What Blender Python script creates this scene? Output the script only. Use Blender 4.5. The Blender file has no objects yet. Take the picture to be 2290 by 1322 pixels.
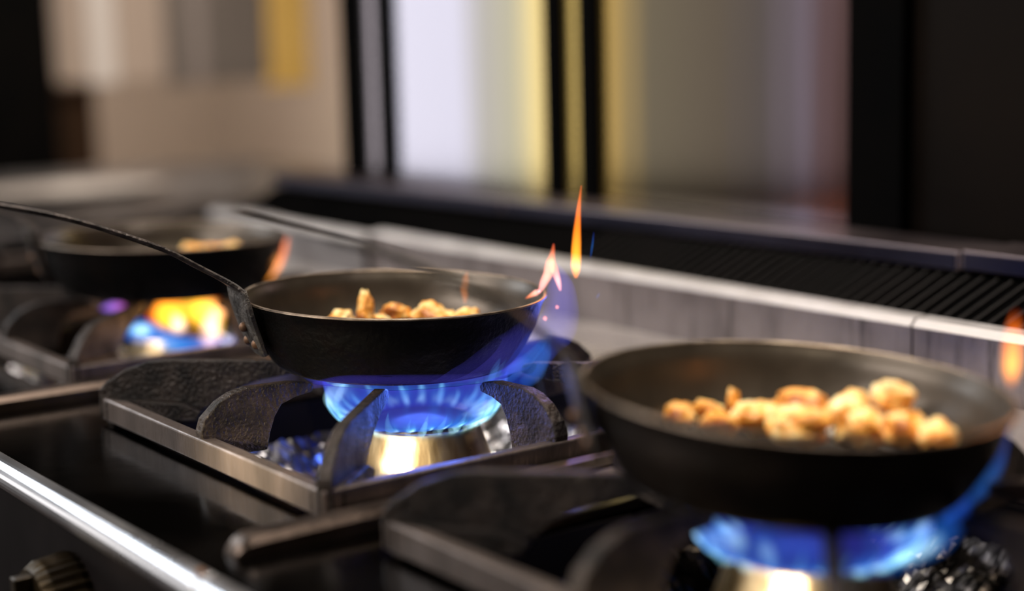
import bpy, bmesh, math, random
from mathutils import Vector, Matrix, noise
C = bpy.context.scene.collection
sc = bpy.context.scene
PI = math.pi
# ------------------------------------------------------------------ camera, world, lights, exposure
cam_d = bpy.data.cameras.new('camera'); cam = bpy.data.objects.new('camera', cam_d); C.objects.link(cam)
cam.matrix_world = Matrix([[0.59129, -0.115266, 0.798179, 1.011593], [0.806104, 0.113831, -0.580722, -0.393749], [-0.02392, 0.986791, 0.160224, 0.24751]] + [[0, 0, 0, 1]])
cam_d.sensor_width = 36; cam_d.lens = 56.652
cam_d.clip_start = .02
cam_d.dof.use_dof = True; cam_d.dof.focus_distance = .968; cam_d.dof.aperture_fstop = 2.1
sc.camera = cam
sc.view_settings.view_transform = 'Standard'; sc.view_settings.look = 'None'
sc.view_settings.gamma = 1; sc.view_settings.use_curve_mapping = False
sc.view_settings.exposure = 0.0
sc.cycles.transparent_max_bounces = 48
sc.cycles.max_bounces = 6
sc.cycles.use_denoising = True
sc.cycles.sample_clamp_indirect = 4
sc.cycles.blur_glossy = 1.0
sc.cycles.caustics_reflective = False
w = bpy.data.worlds.new('world'); sc.world = w; w.use_nodes = True
w.node_tree.nodes['Background'].inputs[0].default_value = (.9, .75, .65, 1)
w.node_tree.nodes['Background'].inputs[1].default_value = .002

def area(name, loc, target, sx, sy, power, col):
    d = bpy.data.lights.new(name, 'AREA'); d.shape = 'RECTANGLE'; d.size = sx; d.size_y = sy
    d.energy = power; d.color = col
    o = bpy.data.objects.new(name, d); C.objects.link(o); o.location = loc
    o.rotation_euler = (Vector(target) - Vector(loc)).to_track_quat('-Z', 'Y').to_euler()
    return o
def point(name, loc, power, col, r=.015):
    d = bpy.data.lights.new(name, 'POINT'); d.energy = power; d.color = col; d.shadow_soft_size = r
    o = bpy.data.objects.new(name, d); C.objects.link(o); o.location = loc
    return o
def spot(name, loc, target, power, col, ang, blend=.6, r=.02):
    d = bpy.data.lights.new(name, 'SPOT'); d.energy = power; d.color = col; d.spot_size = math.radians(ang); d.spot_blend = blend; d.shadow_soft_size = r
    o = bpy.data.objects.new(name, d); C.objects.link(o); o.location = loc
    o.rotation_euler = (Vector(target) - Vector(loc)).to_track_quat('-Z', 'Y').to_euler()
    return o
area('hood_strip_light', (.1, .30, 1.15), (.1, .25, 0), 1.8, .12, 11.0, (1, .88, .78))
area('added_panel_light', (-4.8, -2.3, .25), (-.4, .6, .1), 2.4, 1.3, 17, (1, .96, .95))  # unseen bright panel added to light the steel wall panels
area('pass_lamp_light', (-.2, -1.5, 1.1), (.2, 0, 0), 1.5, .40, 25, (1, .92, .86))
area('back_kitchen_fill', (-1.6, .7, .66), (-3.2, 1.5, -.1), .9, .5, 22, (1, .88, .76))  # unseen fill added to brighten the far background
area('back_wall_fill', (-3.0, 1.1, .62), (-3.7, 2.0, -.3), .7, .5, 20, (1, .87, .76))  # extra fill put in to brighten the beige far wall
spot('burner_fill_spot', (.56, -.98, .34), (.165, .14, -.02), 330, (1, .82, .55), 4.6, .5, .05)  # unseen narrow spot added to make the centre burner shine
spot('food_fill_centre', (.35, -.12, 1.15), (.14, .17, .05), 60, (1, .88, .68), 13)  # row of unseen spots added to brighten the food in the pans
spot('food_fill_right', (.60, -.12, 1.15), (.49, .16, .05), 74, (1, .88, .68), 13)
spot('food_fill_left', (-.10, -.05, 1.15), (-.27, .20, .05), 62, (1, .84, .56), 9.5)
area('rail_fill_light', (-1.05, -.32, .64), (.25, -.10, 0), .55, .30, 4.5, (.84, .91, 1))  # unseen light added for the highlight along the front rail
spot('burner_fill_spot_right', (.86, -.94, .34), (.505, .135, -.035), 230, (1, .84, .60), 3.6, .5, .03)  # second narrow spot, added to brighten the right burner

# ------------------------------------------------------------------ helpers
def tag(o, label=None, cat=None, group=None, kind=None):
    if label: o['label'] = label
    if cat: o['category'] = cat
    if group: o['group'] = group
    if kind: o['kind'] = kind
    return o
def empty(name, loc=(0, 0, 0), rz=0, label=None, cat=None, group=None):
    o = bpy.data.objects.new(name, None); o.empty_display_size = .02; C.objects.link(o)
    o.location = loc; o.rotation_euler = (0, 0, rz)
    return tag(o, label, cat, group)
def link(name, bm, mat, parent=None, smooth=False, bev=0, seg=2, sub=0):
    bmesh.ops.recalc_face_normals(bm, faces=bm.faces)
    me = bpy.data.meshes.new(name); bm.to_mesh(me); bm.free()
    o = bpy.data.objects.new(name, me); C.objects.link(o)
    if mat: me.materials.append(mat)
    if smooth:
        for p in me.polygons: p.use_smooth = True
    if bev:
        m = o.modifiers.new('bevel', 'BEVEL'); m.width = bev; m.segments = seg; m.limit_method = 'ANGLE'; m.angle_limit = math.radians(40)
        m.harden_normals = False
    if sub:
        m = o.modifiers.new('sub', 'SUBSURF'); m.levels = sub; m.render_levels = sub
    if parent: o.parent = parent
    return o
def box(bm, x0, x1, y0, y1, z0, z1):
    v = [bm.verts.new((x, y, z)) for x in (x0, x1) for y in (y0, y1) for z in (z0, z1)]
    for f in ((0, 1, 3, 2), (4, 6, 7, 5), (0, 4, 5, 1), (2, 3, 7, 6), (0, 2, 6, 4), (1, 5, 7, 3)):
        bm.faces.new([v[i] for i in f])
def prism(bm, prof, a, b, frame):
    """prof: 2-D outline; extruded from a to b; frame(u, v, w) gives the point"""
    n = len(prof)
    A = [bm.verts.new(frame(u, v, a)) for u, v in prof]; B = [bm.verts.new(frame(u, v, b)) for u, v in prof]
    for i in range(n):
        bm.faces.new((A[i], A[(i + 1) % n], B[(i + 1) % n], B[i]))
    bm.faces.new(A[::-1]); bm.faces.new(B)
def lathe(bm, prof, n=96, cx=0, cy=0, close=False):
    rings = []
    for r, z in prof:
        if r < 1e-6: rings.append([bm.verts.new((cx, cy, z))])
        else: rings.append([bm.verts.new((cx + r * math.cos(2 * PI * k / n), cy + r * math.sin(2 * PI * k / n), z)) for k in range(n)])
    prs = list(zip(rings, rings[1:])) + ([(rings[-1], rings[0])] if close else [])
    for a, b in prs:
        if len(a) == 1 and len(b) == 1: continue
        for k in range(n):
            k2 = (k + 1) % n
            if len(a) == 1: bm.faces.new((a[0], b[k], b[k2]))
            elif len(b) == 1: bm.faces.new((a[k], b[0], a[k2]))
            else: bm.faces.new((a[k], b[k], b[k2], a[k2]))
def tube(bm, pts, rad, n=10, closed_ends=True):
    rings = []
    for i, p in enumerate(pts):
        p = Vector(p); q = Vector(pts[min(i + 1, len(pts) - 1)]) - Vector(pts[max(i - 1, 0)])
        q.normalize(); u = q.cross(Vector((.3, .2, 1))).normalized(); v = q.cross(u)
        r = rad[i] if isinstance(rad, (list, tuple)) else rad
        rings.append([bm.verts.new(p + (u * math.cos(2 * PI * k / n) + v * math.sin(2 * PI * k / n)) * r) for k in range(n)])
    for a, b in zip(rings, rings[1:]):
        for k in range(n): bm.faces.new((a[k], a[(k + 1) % n], b[(k + 1) % n], b[k]))
    if closed_ends: bm.faces.new(rings[0]); bm.faces.new(rings[-1][::-1])
    return rings
def spline(P, m):
    """Catmull-Rom through tuples"""
    P = [tuple(p) for p in P]; Q = [P[0]] + P + [P[-1]]; out = []
    for i in range(1, len(Q) - 2):
        for j in range(m):
            t = j / m
            out.append(tuple(.5 * (2 * b + (c - a) * t + (2 * a - 5 * b + 4 * c - d) * t * t + (3 * b - a - 3 * c + d) * t ** 3)
                             for a, b, c, d in zip(Q[i - 1], Q[i], Q[i + 1], Q[i + 2])))
    out.append(P[-1]); return out

# ------------------------------------------------------------------ materials
def mat(name):
    m = bpy.data.materials.new(name); m.use_nodes = True; nt = m.node_tree
    return m, nt, nt.nodes['Principled BSDF']
def N(nt, t, **k):
    n = nt.nodes.new(t)
    for a, b in k.items():
        if a.startswith('i_'): n.inputs[a[2:].replace('_', ' ')].default_value = b
        else: setattr(n, a, b)
    return n
def ramp(nt, fac, stops):
    r = nt.nodes.new('ShaderNodeValToRGB'); e = r.color_ramp.elements
    while len(e) < len(stops): e.new(.5)
    for el, (p, c) in zip(e, stops):
        el.position = p; el.color = (*c, 1) if len(c) == 3 else c
    nt.links.new(fac, r.inputs[0]); return r.outputs[0]
def surf(name, c0, c1, rough=(.5, .5), metal=0., scale=40, bump=0., bscale=150, stretch=(1, 1, 1), detail=6, lo=.35, hi=.65, spec=.5, bdist=.002):
    m, nt, b = mat(name)
    tc = N(nt, 'ShaderNodeTexCoord'); mp = N(nt, 'ShaderNodeMapping'); mp.inputs['Scale'].default_value = stretch
    nt.links.new(tc.outputs['Object'], mp.inputs[0])
    n = N(nt, 'ShaderNodeTexNoise'); n.inputs['Scale'].default_value = scale; n.inputs['Detail'].default_value = detail
    nt.links.new(mp.outputs[0], n.inputs['Vector'])
    nt.links.new(ramp(nt, n.outputs[0], [(lo, c0), (hi, c1)]), b.inputs['Base Color'])
    nt.links.new(ramp(nt, n.outputs[0], [(lo, (rough[0],) * 3), (hi, (rough[1],) * 3)]), b.inputs['Roughness'])
    b.inputs['Metallic'].default_value = metal
    b.inputs['Specular IOR Level'].default_value = spec
    if bump:
        n2 = N(nt, 'ShaderNodeTexNoise'); n2.inputs['Scale'].default_value = bscale; n2.inputs['Detail'].default_value = 5
        nt.links.new(mp.outputs[0], n2.inputs['Vector'])
        bu = N(nt, 'ShaderNodeBump'); bu.inputs['Strength'].default_value = bump; bu.inputs['Distance'].default_value = bdist
        nt.links.new(n2.outputs[0], bu.inputs['Height']); nt.links.new(bu.outputs[0], b.inputs['Normal'])
    return m
M = {}
M['iron'] = surf('cast iron', (.012, .009, .007), (.070, .052, .042), (.52, .28), .3, 60, 1.0, 420, bdist=.0020)
M['iron_face'] = surf('paler cast iron', (.13, .105, .090), (.25, .20, .175), (.42, .30), .5, 45, .35, 300, stretch=(1, 1, .25))  # paler tone than the fingers, used for the grate frame
M['deck'] = surf('greasy black steel deck', (.02, .016, .013), (.04, .034, .030), (.10, .20), 1.0, 9, .10, 30)
M['rail'] = surf('polished steel rail', (.78, .78, .80), (.86, .86, .88), (.26, .34), 1., 12, .1, 60)
M['steel'] = surf('brushed steel', (.30, .28, .28), (.44, .42, .42), (.32, .5), 1., 14, .15, 90)
M['deck_rear'] = surf('steel rear deck', (.55, .49, .45), (.72, .66, .61), (.25, .4), .5, 10, .1, 40)
M['steel_dark'] = surf('dark steel', (.006, .0045, .0045), (.014, .011, .011), (.5, .7), 0, 10, spec=.10)
M['ridge'] = surf('highlight pale steel edge', (.72, .68, .65), (.88, .84, .81), (.4, .55), .35, 25)  # pale colour stands in for the highlight along the fold
M['shelf'] = surf('violet grey steel lip', (.20, .16, .165), (.28, .225, .225), (.3, .45), .9, 9)
M['shelf_blue'] = surf('blue heat tinted steel', (.022, .022, .040), (.04, .038, .06), (.3, .45), .9, 9)
M['black'] = surf('matt black', (.0008, .0008, .0008), (.0022, .0018, .0016), (.7, .8), 0, 10, spec=.03)
M['pan_out'] = surf('carbon steel pan outside', (.0006, .0004, .0004), (.0045, .0024, .0018), (.6, .36), .0, 55, .9, 260, lo=.45, hi=.7, bdist=.0012, spec=.18)
M['louvre'] = surf('black louvre', (.008, .006, .005), (.016, .012, .010), (.5, .6), .2, 30)
M['pan_in'] = surf('carbon steel pan inside', (.05, .041, .033), (.085, .070, .056), (.26, .38), .6, 18, .12, 80)
M['pan_lit'] = surf('lit pan outside', (.010, .007, .005), (.035, .026, .020), (.45, .34), .4, 40, .5, 200, bdist=.001)  # lighter colour stands in for light on the right pan's outer wall
M['pan_rim'] = surf('worn pan rim', (.16, .12, .09), (.42, .34, .27), (.35, .5), .9, 60)
M['handle'] = surf('forged steel handle', (.05, .046, .045), (.14, .12, .11), (.32, .45), .8, 90, .8, 300)
M['mount'] = surf('scorched steel bracket', (.08, .073, .066), (.21, .19, .17), (.45, .6), .6, 70, .9, 260)
M['rivet'] = surf('burnt rivet', (.20, .10, .05), (.34, .20, .12), (.4, .6), .5, 200)
M['brass'] = surf('brass burner', (.75, .48, .20), (.95, .78, .50), (.26, .40), 1., 60, .22, 120, stretch=(1, 1, .12))
M['burner_iron'] = surf('dark burner cap', (.02, .018, .02), (.05, .045, .05), (.4, .6), .6, 60)
M['foil_bright'] = surf('bright crumpled foil', (.30, .30, .33), (.80, .80, .84), (.18, .3), 1., 30)
M['foil'] = surf('burnt crumpled foil', (.012, .010, .009), (.22, .22, .24), (.28, .40), 1., 26, lo=.52, hi=.70)
M['floor'] = surf('quarry tile floor', (.05, .03, .025), (.08, .05, .04), (.4, .6), 0, 4)
M['wall'] = surf('beige plaster wall', (.40, .32, .26), (.46, .38, .31), (.6, .7), 0, 2)
M['ceiling'] = surf('dim ceiling', (.02, .018, .016), (.025, .022, .02), (.8, .9), 0, 2)
M['wall_dark'] = surf('mottled wall', (.0025, .0016, .001), (.008, .005, .003), (.45, .6), 0, 3, spec=.06)  # nearly black brown, slightly mottled
M['crumb'] = surf('burnt orange crumb', (.30, .10, .02), (.50, .22, .05), (.5, .6), 0, 300)

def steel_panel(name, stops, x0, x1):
    """stainless sheet with reflected room tones painted into its colour as upright bands"""
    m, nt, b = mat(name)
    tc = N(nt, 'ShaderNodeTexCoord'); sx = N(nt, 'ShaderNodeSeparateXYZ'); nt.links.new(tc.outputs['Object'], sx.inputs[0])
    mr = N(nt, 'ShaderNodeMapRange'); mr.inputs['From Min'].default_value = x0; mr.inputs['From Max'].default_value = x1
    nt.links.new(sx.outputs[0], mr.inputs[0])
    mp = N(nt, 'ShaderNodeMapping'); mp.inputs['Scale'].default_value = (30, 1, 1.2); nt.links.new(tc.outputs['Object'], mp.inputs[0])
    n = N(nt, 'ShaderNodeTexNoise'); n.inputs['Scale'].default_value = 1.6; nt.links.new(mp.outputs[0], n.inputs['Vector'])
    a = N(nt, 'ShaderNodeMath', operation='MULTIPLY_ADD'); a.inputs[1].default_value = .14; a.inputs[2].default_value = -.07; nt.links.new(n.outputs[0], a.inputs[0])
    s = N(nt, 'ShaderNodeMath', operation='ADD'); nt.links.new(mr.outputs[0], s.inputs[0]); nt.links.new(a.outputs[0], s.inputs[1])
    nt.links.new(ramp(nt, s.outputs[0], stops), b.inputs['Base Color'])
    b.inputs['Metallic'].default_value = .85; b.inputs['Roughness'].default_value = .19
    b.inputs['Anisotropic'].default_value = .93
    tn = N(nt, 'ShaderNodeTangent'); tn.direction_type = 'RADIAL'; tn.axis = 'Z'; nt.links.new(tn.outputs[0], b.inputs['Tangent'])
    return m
M['panel_white'] = steel_panel('pale reflection stainless panel', [(0, (.62, .62, .74)), (.45, (.60, .60, .72)), (.6, (.40, .39, .36)), (.8, (.44, .42, .30)), (.9, (.80, .66, .30)), (1, (.70, .52, .18))], -.602, -.305)
M['panel_yellow'] = steel_panel('yellow reflection stainless strip', [(0, (.5, .36, .1)), (1, (.6, .45, .15))], -.279, -.25)
M['panel_olive'] = steel_panel('olive reflection stainless panel', [(0, (.50, .33, .08)), (.10, (.30, .22, .09)), (.22, (.15, .125, .08)), (.5, (.15, .12, .085)), (.70, (.15, .125, .115)), (.82, (.28, .23, .28)), (.92, (.22, .13, .13)), (1, (.07, .035, .02))], -.2216, .104)
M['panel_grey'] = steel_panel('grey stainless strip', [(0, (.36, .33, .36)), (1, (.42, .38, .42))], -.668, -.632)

def drip_steel():
    m = surf('grease streaked riser steel', (.21, .180, .175), (.34, .295, .285), (.35, .5), .5, 14, .15, 90)
    nt = m.node_tree; b = nt.nodes['Principled BSDF']
    tc = N(nt, 'ShaderNodeTexCoord'); mp = N(nt, 'ShaderNodeMapping'); mp.inputs['Scale'].default_value = (75, 1, 6); nt.links.new(tc.outputs['Object'], mp.inputs[0])
    n = N(nt, 'ShaderNodeTexNoise'); n.inputs['Scale'].default_value = 1.0; n.inputs['Detail'].default_value = 7; n.inputs['Roughness'].default_value = .65; nt.links.new(mp.outputs[0], n.inputs['Vector'])
    f = ramp(nt, n.outputs[0], [(.52, (0, 0, 0)), (.72, (1, 1, 1))])
    mx = N(nt, 'ShaderNodeMix', data_type='RGBA'); old = b.inputs['Base Color'].links[0].from_socket
    nt.links.new(f, mx.inputs[0]); nt.links.new(old, mx.inputs[6]); mx.inputs[7].default_value = (.03, .022, .02, 1)
    nt.links.new(mx.outputs[2], b.inputs['Base Color']); return m
M['riser'] = drip_steel()

def chicken():
    m, nt, b = mat('seared chicken')
    tc = N(nt, 'ShaderNodeTexCoord')
    n = N(nt, 'ShaderNodeTexNoise'); n.inputs['Scale'].default_value = 70; n.inputs['Detail'].default_value = 4; nt.links.new(tc.outputs['Object'], n.inputs['Vector'])
    oi = N(nt, 'ShaderNodeObjectInfo')
    a = N(nt, 'ShaderNodeMath', operation='MULTIPLY_ADD'); a.inputs[1].default_value = .16; nt.links.new(oi.outputs['Random'], a.inputs[0]); nt.links.new(n.outputs[0], a.inputs[2])
    nt.links.new(ramp(nt, a.outputs[0], [(.30, (.95, .82, .56)), (.50, (.92, .66, .30)), (.62, (.80, .36, .06)), (.74, (.30, .08, .01))]), b.inputs['Base Color'])
    b.inputs['Roughness'].default_value = .38
    b.inputs['Subsurface Weight'].default_value = .25; b.inputs['Subsurface Radius'].default_value = (.008, .004, .002); b.inputs['Subsurface Scale'].default_value = .5
    bu = N(nt, 'ShaderNodeBump'); bu.inputs['Strength'].default_value = .6; bu.inputs['Distance'].default_value = .002
    n2 = N(nt, 'ShaderNodeTexNoise'); n2.inputs['Scale'].default_value = 260; nt.links.new(tc.outputs['Object'], n2.inputs['Vector'])
    nt.links.new(n2.outputs[0], bu.inputs['Height']); nt.links.new(bu.outputs[0], b.inputs['Normal'])
    return m
M['chicken'] = chicken()

def flame_mat(name, sheet):
    m = bpy.data.materials.new(name); m.use_nodes = True; nt = m.node_tree; nt.nodes.clear()
    out = N(nt, 'ShaderNodeOutputMaterial'); add = N(nt, 'ShaderNodeAddShader'); tr = N(nt, 'ShaderNodeBsdfTransparent'); em = N(nt, 'ShaderNodeEmission')
    at = N(nt, 'ShaderNodeAttribute'); at.attribute_name = 'glow'
    lw = N(nt, 'ShaderNodeLayerWeight'); lw.inputs[0].default_value = .5
    if sheet: tr.inputs[0].default_value = (.42, .42, .50, 1)
    if sheet:   # a thin gas sheet shows brighter where it is seen edge on
        f = N(nt, 'ShaderNodeMath', operation='MULTIPLY_ADD'); f.inputs[1].default_value = .55; f.inputs[2].default_value = 1.0; nt.links.new(lw.outputs['Facing'], f.inputs[0]); fo = f.outputs[0]
    else:       # a rounded tongue is deepest through its middle and fades at its edge
        a = N(nt, 'ShaderNodeMath', operation='SUBTRACT'); a.inputs[0].default_value = 1; nt.links.new(lw.outputs['Facing'], a.inputs[1])
        f = N(nt, 'ShaderNodeMath', operation='POWER'); f.inputs[1].default_value = 1.2; nt.links.new(a.outputs[0], f.inputs[0]); fo = f.outputs[0]
    nt.links.new(at.outputs['Color'], em.inputs['Color']); nt.links.new(fo, em.inputs['Strength'])
    nt.links.new(tr.outputs[0], add.inputs[0]); nt.links.new(em.outputs[0], add.inputs[1]); nt.links.new(add.outputs[0], out.inputs[0])
    m.cycles.emission_sampling = 'FRONT_BACK' if False else 'AUTO'
    return m
M['flame_sheet'] = flame_mat('thin gas flame', True)
M['flame_tongue'] = flame_mat('flame tongue', False)

# ------------------------------------------------------------------ room
def struct(name, bm, m): return tag(link(name, bm, m), kind='structure')
bm = bmesh.new(); box(bm, -4.2, 3, -3.2, 2.2, -.95, -.9); struct('floor', bm, M['floor'])
bm = bmesh.new(); box(bm, -4.2, 3, -3.2, 2.2, 1.8, 1.85); struct('ceiling', bm, M['ceiling'])
bm = bmesh.new(); box(bm, -.71, 3, .64, .74, -.9, 1.8); struct('wall_back', bm, M['wall_dark'])
bm = bmesh.new(); box(bm, -4.2, -4.1, -.6, 2.2, -.9, 1.8); struct('wall_left', bm, M['wall'])
bm = bmesh.new(); box(bm, -4.2, 3, 2.1, 2.2, -.9, 1.8); struct('wall_far', bm, M['wall'])

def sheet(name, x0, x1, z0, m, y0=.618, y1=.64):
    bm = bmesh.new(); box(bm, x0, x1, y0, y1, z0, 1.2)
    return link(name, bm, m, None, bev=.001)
tag(sheet('wall_panel', -.602, -.305, .05, M['panel_white']), 'wide pale stainless wall panel with painted reflection bands, yellow at the right edge', 'wall panel', 'stainless wall panels')
tag(sheet('wall_panel', -.279, -.25, .05, M['panel_yellow']), 'narrow metal strip of wall with a painted yellow reflection between two black bars', 'wall panel', 'stainless wall panels')
tag(sheet('wall_panel', -.2216, .104, .05, M['panel_olive']), 'wide olive brown stainless wall panel with painted reflection bands, also reflecting an orange flame', 'wall panel', 'stainless wall panels')
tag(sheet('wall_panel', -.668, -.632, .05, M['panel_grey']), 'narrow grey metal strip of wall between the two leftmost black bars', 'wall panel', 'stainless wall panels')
for k, (a, b) in enumerate([(-.712, -.668), (-.632, -.602), (-.305, -.279), (-.25, -.2216), (.104, .161)]):
    bm = bmesh.new(); box(bm, a, b, .610, .64, .05, 1.2)
    tag(link('trim_%d' % (k + 1), bm, M['black'], None, bev=.002), kind='structure')
bm = bmesh.new(); box(bm, .161, 1.0, .622, .64, .05, 1.2)
tag(link('wall_panel', bm, M['wall_dark'], None, bev=.001), 'nearly black mottled wall panel at the right edge of the frame', 'wall panel', 'stainless wall panels')

# ------------------------------------------------------------------ gas range
R_ = empty('gas_range', (0, 0, 0), 0, 'long black and steel commercial gas range carrying the pans and grates', 'gas range')
GR = {'A': (0, 0), 'B': (.36, -.002), 'C': (-.406, .022), 'D': (-.766, .022)}
HY0, HY1 = .012, .292
def holes():
    return sorted((gx + .012, gx + .288) for gx, gy in GR.values())
bm = bmesh.new()
xs = [-.82]
for a, b in holes(): xs += [a, b]
xs.append(1.05)
for i in range(len(xs) - 1):
    hole = i % 2 == 1
    if hole:
        box(bm, xs[i], xs[i + 1], -.085, HY0, -.006, -.002); box(bm, xs[i], xs[i + 1], HY1 + .02, .345, -.006, -.002)
    else: box(bm, xs[i], xs[i + 1], -.085, .345, -.006, -.002)
bmesh.ops.remove_doubles(bm, verts=bm.verts, dist=1e-5)
link('deck', bm, M['deck'], R_)
bm = bmesh.new(); box(bm, -.82, 1.05, .345, .4695, -.006, -.0005)
tag(link('rear_deck', bm, M['deck_rear'], R_), 'paler steel rear strip of the deck')
# bullnose rail in two lengths meeting at a seam
def rail(x0, x1):
    bm = bmesh.new(); pr = []
    for k in range(13):
        a = PI * (.5 + k / 12); pr.append((-.0885 + .0085 * math.cos(a) , -.0065 + .0085 * math.sin(a)))
    pr += [(-.083, -.015), (-.083, .002)]
    prism(bm, pr, x0, x1, lambda u, v, w: (w, u, v))
    o = link('front_rail', bm, M['rail'], R_, smooth=False, bev=.0008)
    return o
rail(-.82, .3445); rail(.3465, 1.05)
bm = bmesh.new(); box(bm, -.82, 1.05, -.086, -.080, -.30, -.016); link('control_panel', bm, M['steel_dark'], R_)
# control knob and pilot lamp on the front
def knob(x, z):
    bm = bmesh.new(); n = 60
    prof = [(0, 0), (.030, 0), (.031, .004), (.029, .020), (.026, .026), (0, .027)]
    rings = []
    for r, h in prof:
        rr = []
        for k in range(n):
            q = r * (1 + (.035 if k % 2 else -.02)) if r > .027 else r
            a = 2 * PI * k / n
            rr.append(bm.verts.new((x + q * math.cos(a), -.086 - h, z + q * math.sin(a))))
        rings.append(rr)
    for a, b in zip(rings[1:], rings[2:-1]):
        for k in range(n): bm.faces.new((a[k], a[(k + 1) % n], b[(k + 1) % n], b[k]))
    bm.faces.new(rings[1]); bm.faces.new(rings[-2][::-1])
    k_ = link('control_knob', bm, M['knob'], R_)
    bm = bmesh.new(); box(bm, x - .004, x + .004, -.122, -.111, z - .024, z + .024); link('grip', bm, M['knob'], k_, bev=.001)
M['knob'] = surf('dark bronze ribbed knob', (.03, .021, .012), (.07, .048, .022), (.35, .45), .7, 30)
knob(.17, -.062); knob(.53, -.062); knob(-.22, -.062)
# seam cover strips between the grates, running front to back
def strip(x, y0, y1, lab):
    bm = bmesh.new(); wd = .009
    pr = [(-wd, -.002), (-wd, .005), (-wd * .6, .0085), (wd * .6, .0085), (wd, .005), (wd, -.002)]
    n = 10; rings = []
    for j in range(n + 1):
        t = j / n
        y = y0 + (1 - math.cos(t * PI / 2)) * .012 if j < n else y1
        s = math.sin(max(.12, t) * PI / 2) if j < n else 1
        rings.append([bm.verts.new((x + u * (.55 + .45 * s), y, -.002 + (v + .002) * s)) for u, v in pr])
    for a, b in zip(rings, rings[1:]):
        for k in range(6): bm.faces.new((a[k], a[(k + 1) % 6], b[(k + 1) % 6], b[k]))
    bm.faces.new(rings[0]); bm.faces.new(rings[-1][::-1])
    tag(link('seam_cover', bm, M['seam'], R_, bev=.0006), lab)
M['seam'] = surf('warm worn steel', (.10, .075, .060), (.17, .13, .105), (.3, .45), .9, 30, .2, 90)
strip(.316, -.062, .345, 'worn steel seam cover with a rounded front end')
strip(-.083, -.075, .345, 'brown worn steel seam cover')
# riser at the rear: two lengths of streaked steel with a folded edge coloured pale for its highlight
def riser(x0, x1, y, z, mface):
    bm = bmesh.new(); box(bm, x0, x1, y, y + .003, -.002, z - .005); f = link('riser_panel', bm, mface, R_)
    bm = bmesh.new()
    prism(bm, [(y - .0015, z - .0055), (y - .002, z - .0050), (y + .0035, z), (y + .016, z + .001), (y + .016, z - .002), (y + .004, z - .0035), (y + .002, z - .0065)], x0, x1, lambda u, v, w: (w, u, v))
    link('folded_edge', bm, M['ridge'], f, bev=.0005)
riser(.2925, 1.05, .4703, .0475, M['riser']); riser(-.425, .2905, .4703, .0475, M['riser'])
riser(-.79, -.4265, .462, .044, M['steel'])
# louvred vent between the riser and the flue shelf
v_ = bmesh.new(); prism(v_, [(.487, .026), (.553, .066), (.612, .069), (.612, .0), (.487, .0)], -.79, 1.05, lambda u, v, w: (w, u, v))
vent = link('vent_grille', v_, M['black'], R_)
bm = bmesh.new(); nl = 90
for k in range(nl):
    x = -.15 + k * .0125
    prism(bm, [(x, .0), (x + .0035, .0), (x + .0040, .0022), (x + .002, .0022)], .489, .551, lambda u, v, w: (u + (w - .488) * .35, w, v + .0265 + (w - .487) * .606))
lv = link('louvre', bm, M['louvre'], vent); lv['kind'] = 'stuff'
# flue shelf in lengths
def shelf(x0, x1, dz):
    bm = bmesh.new(); box(bm, x0, x1, .552, .612, .0690 + dz, .0835 + dz)
    s = link('flue_shelf', bm, M['shelf'], R_, bev=.0012)
    bm = bmesh.new(); box(bm, x0 + .003, x1 - .003, .5505, .5525, .0705 + dz, .0815 + dz)
    tag(link('inset_lip', bm, M['shelf_blue'], s), 'blue tinted inset lip')
shelf(.2675, 1.05, .0015); shelf(-.30, .2655, 0); shelf(-.79, -.3015, 0)

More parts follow.
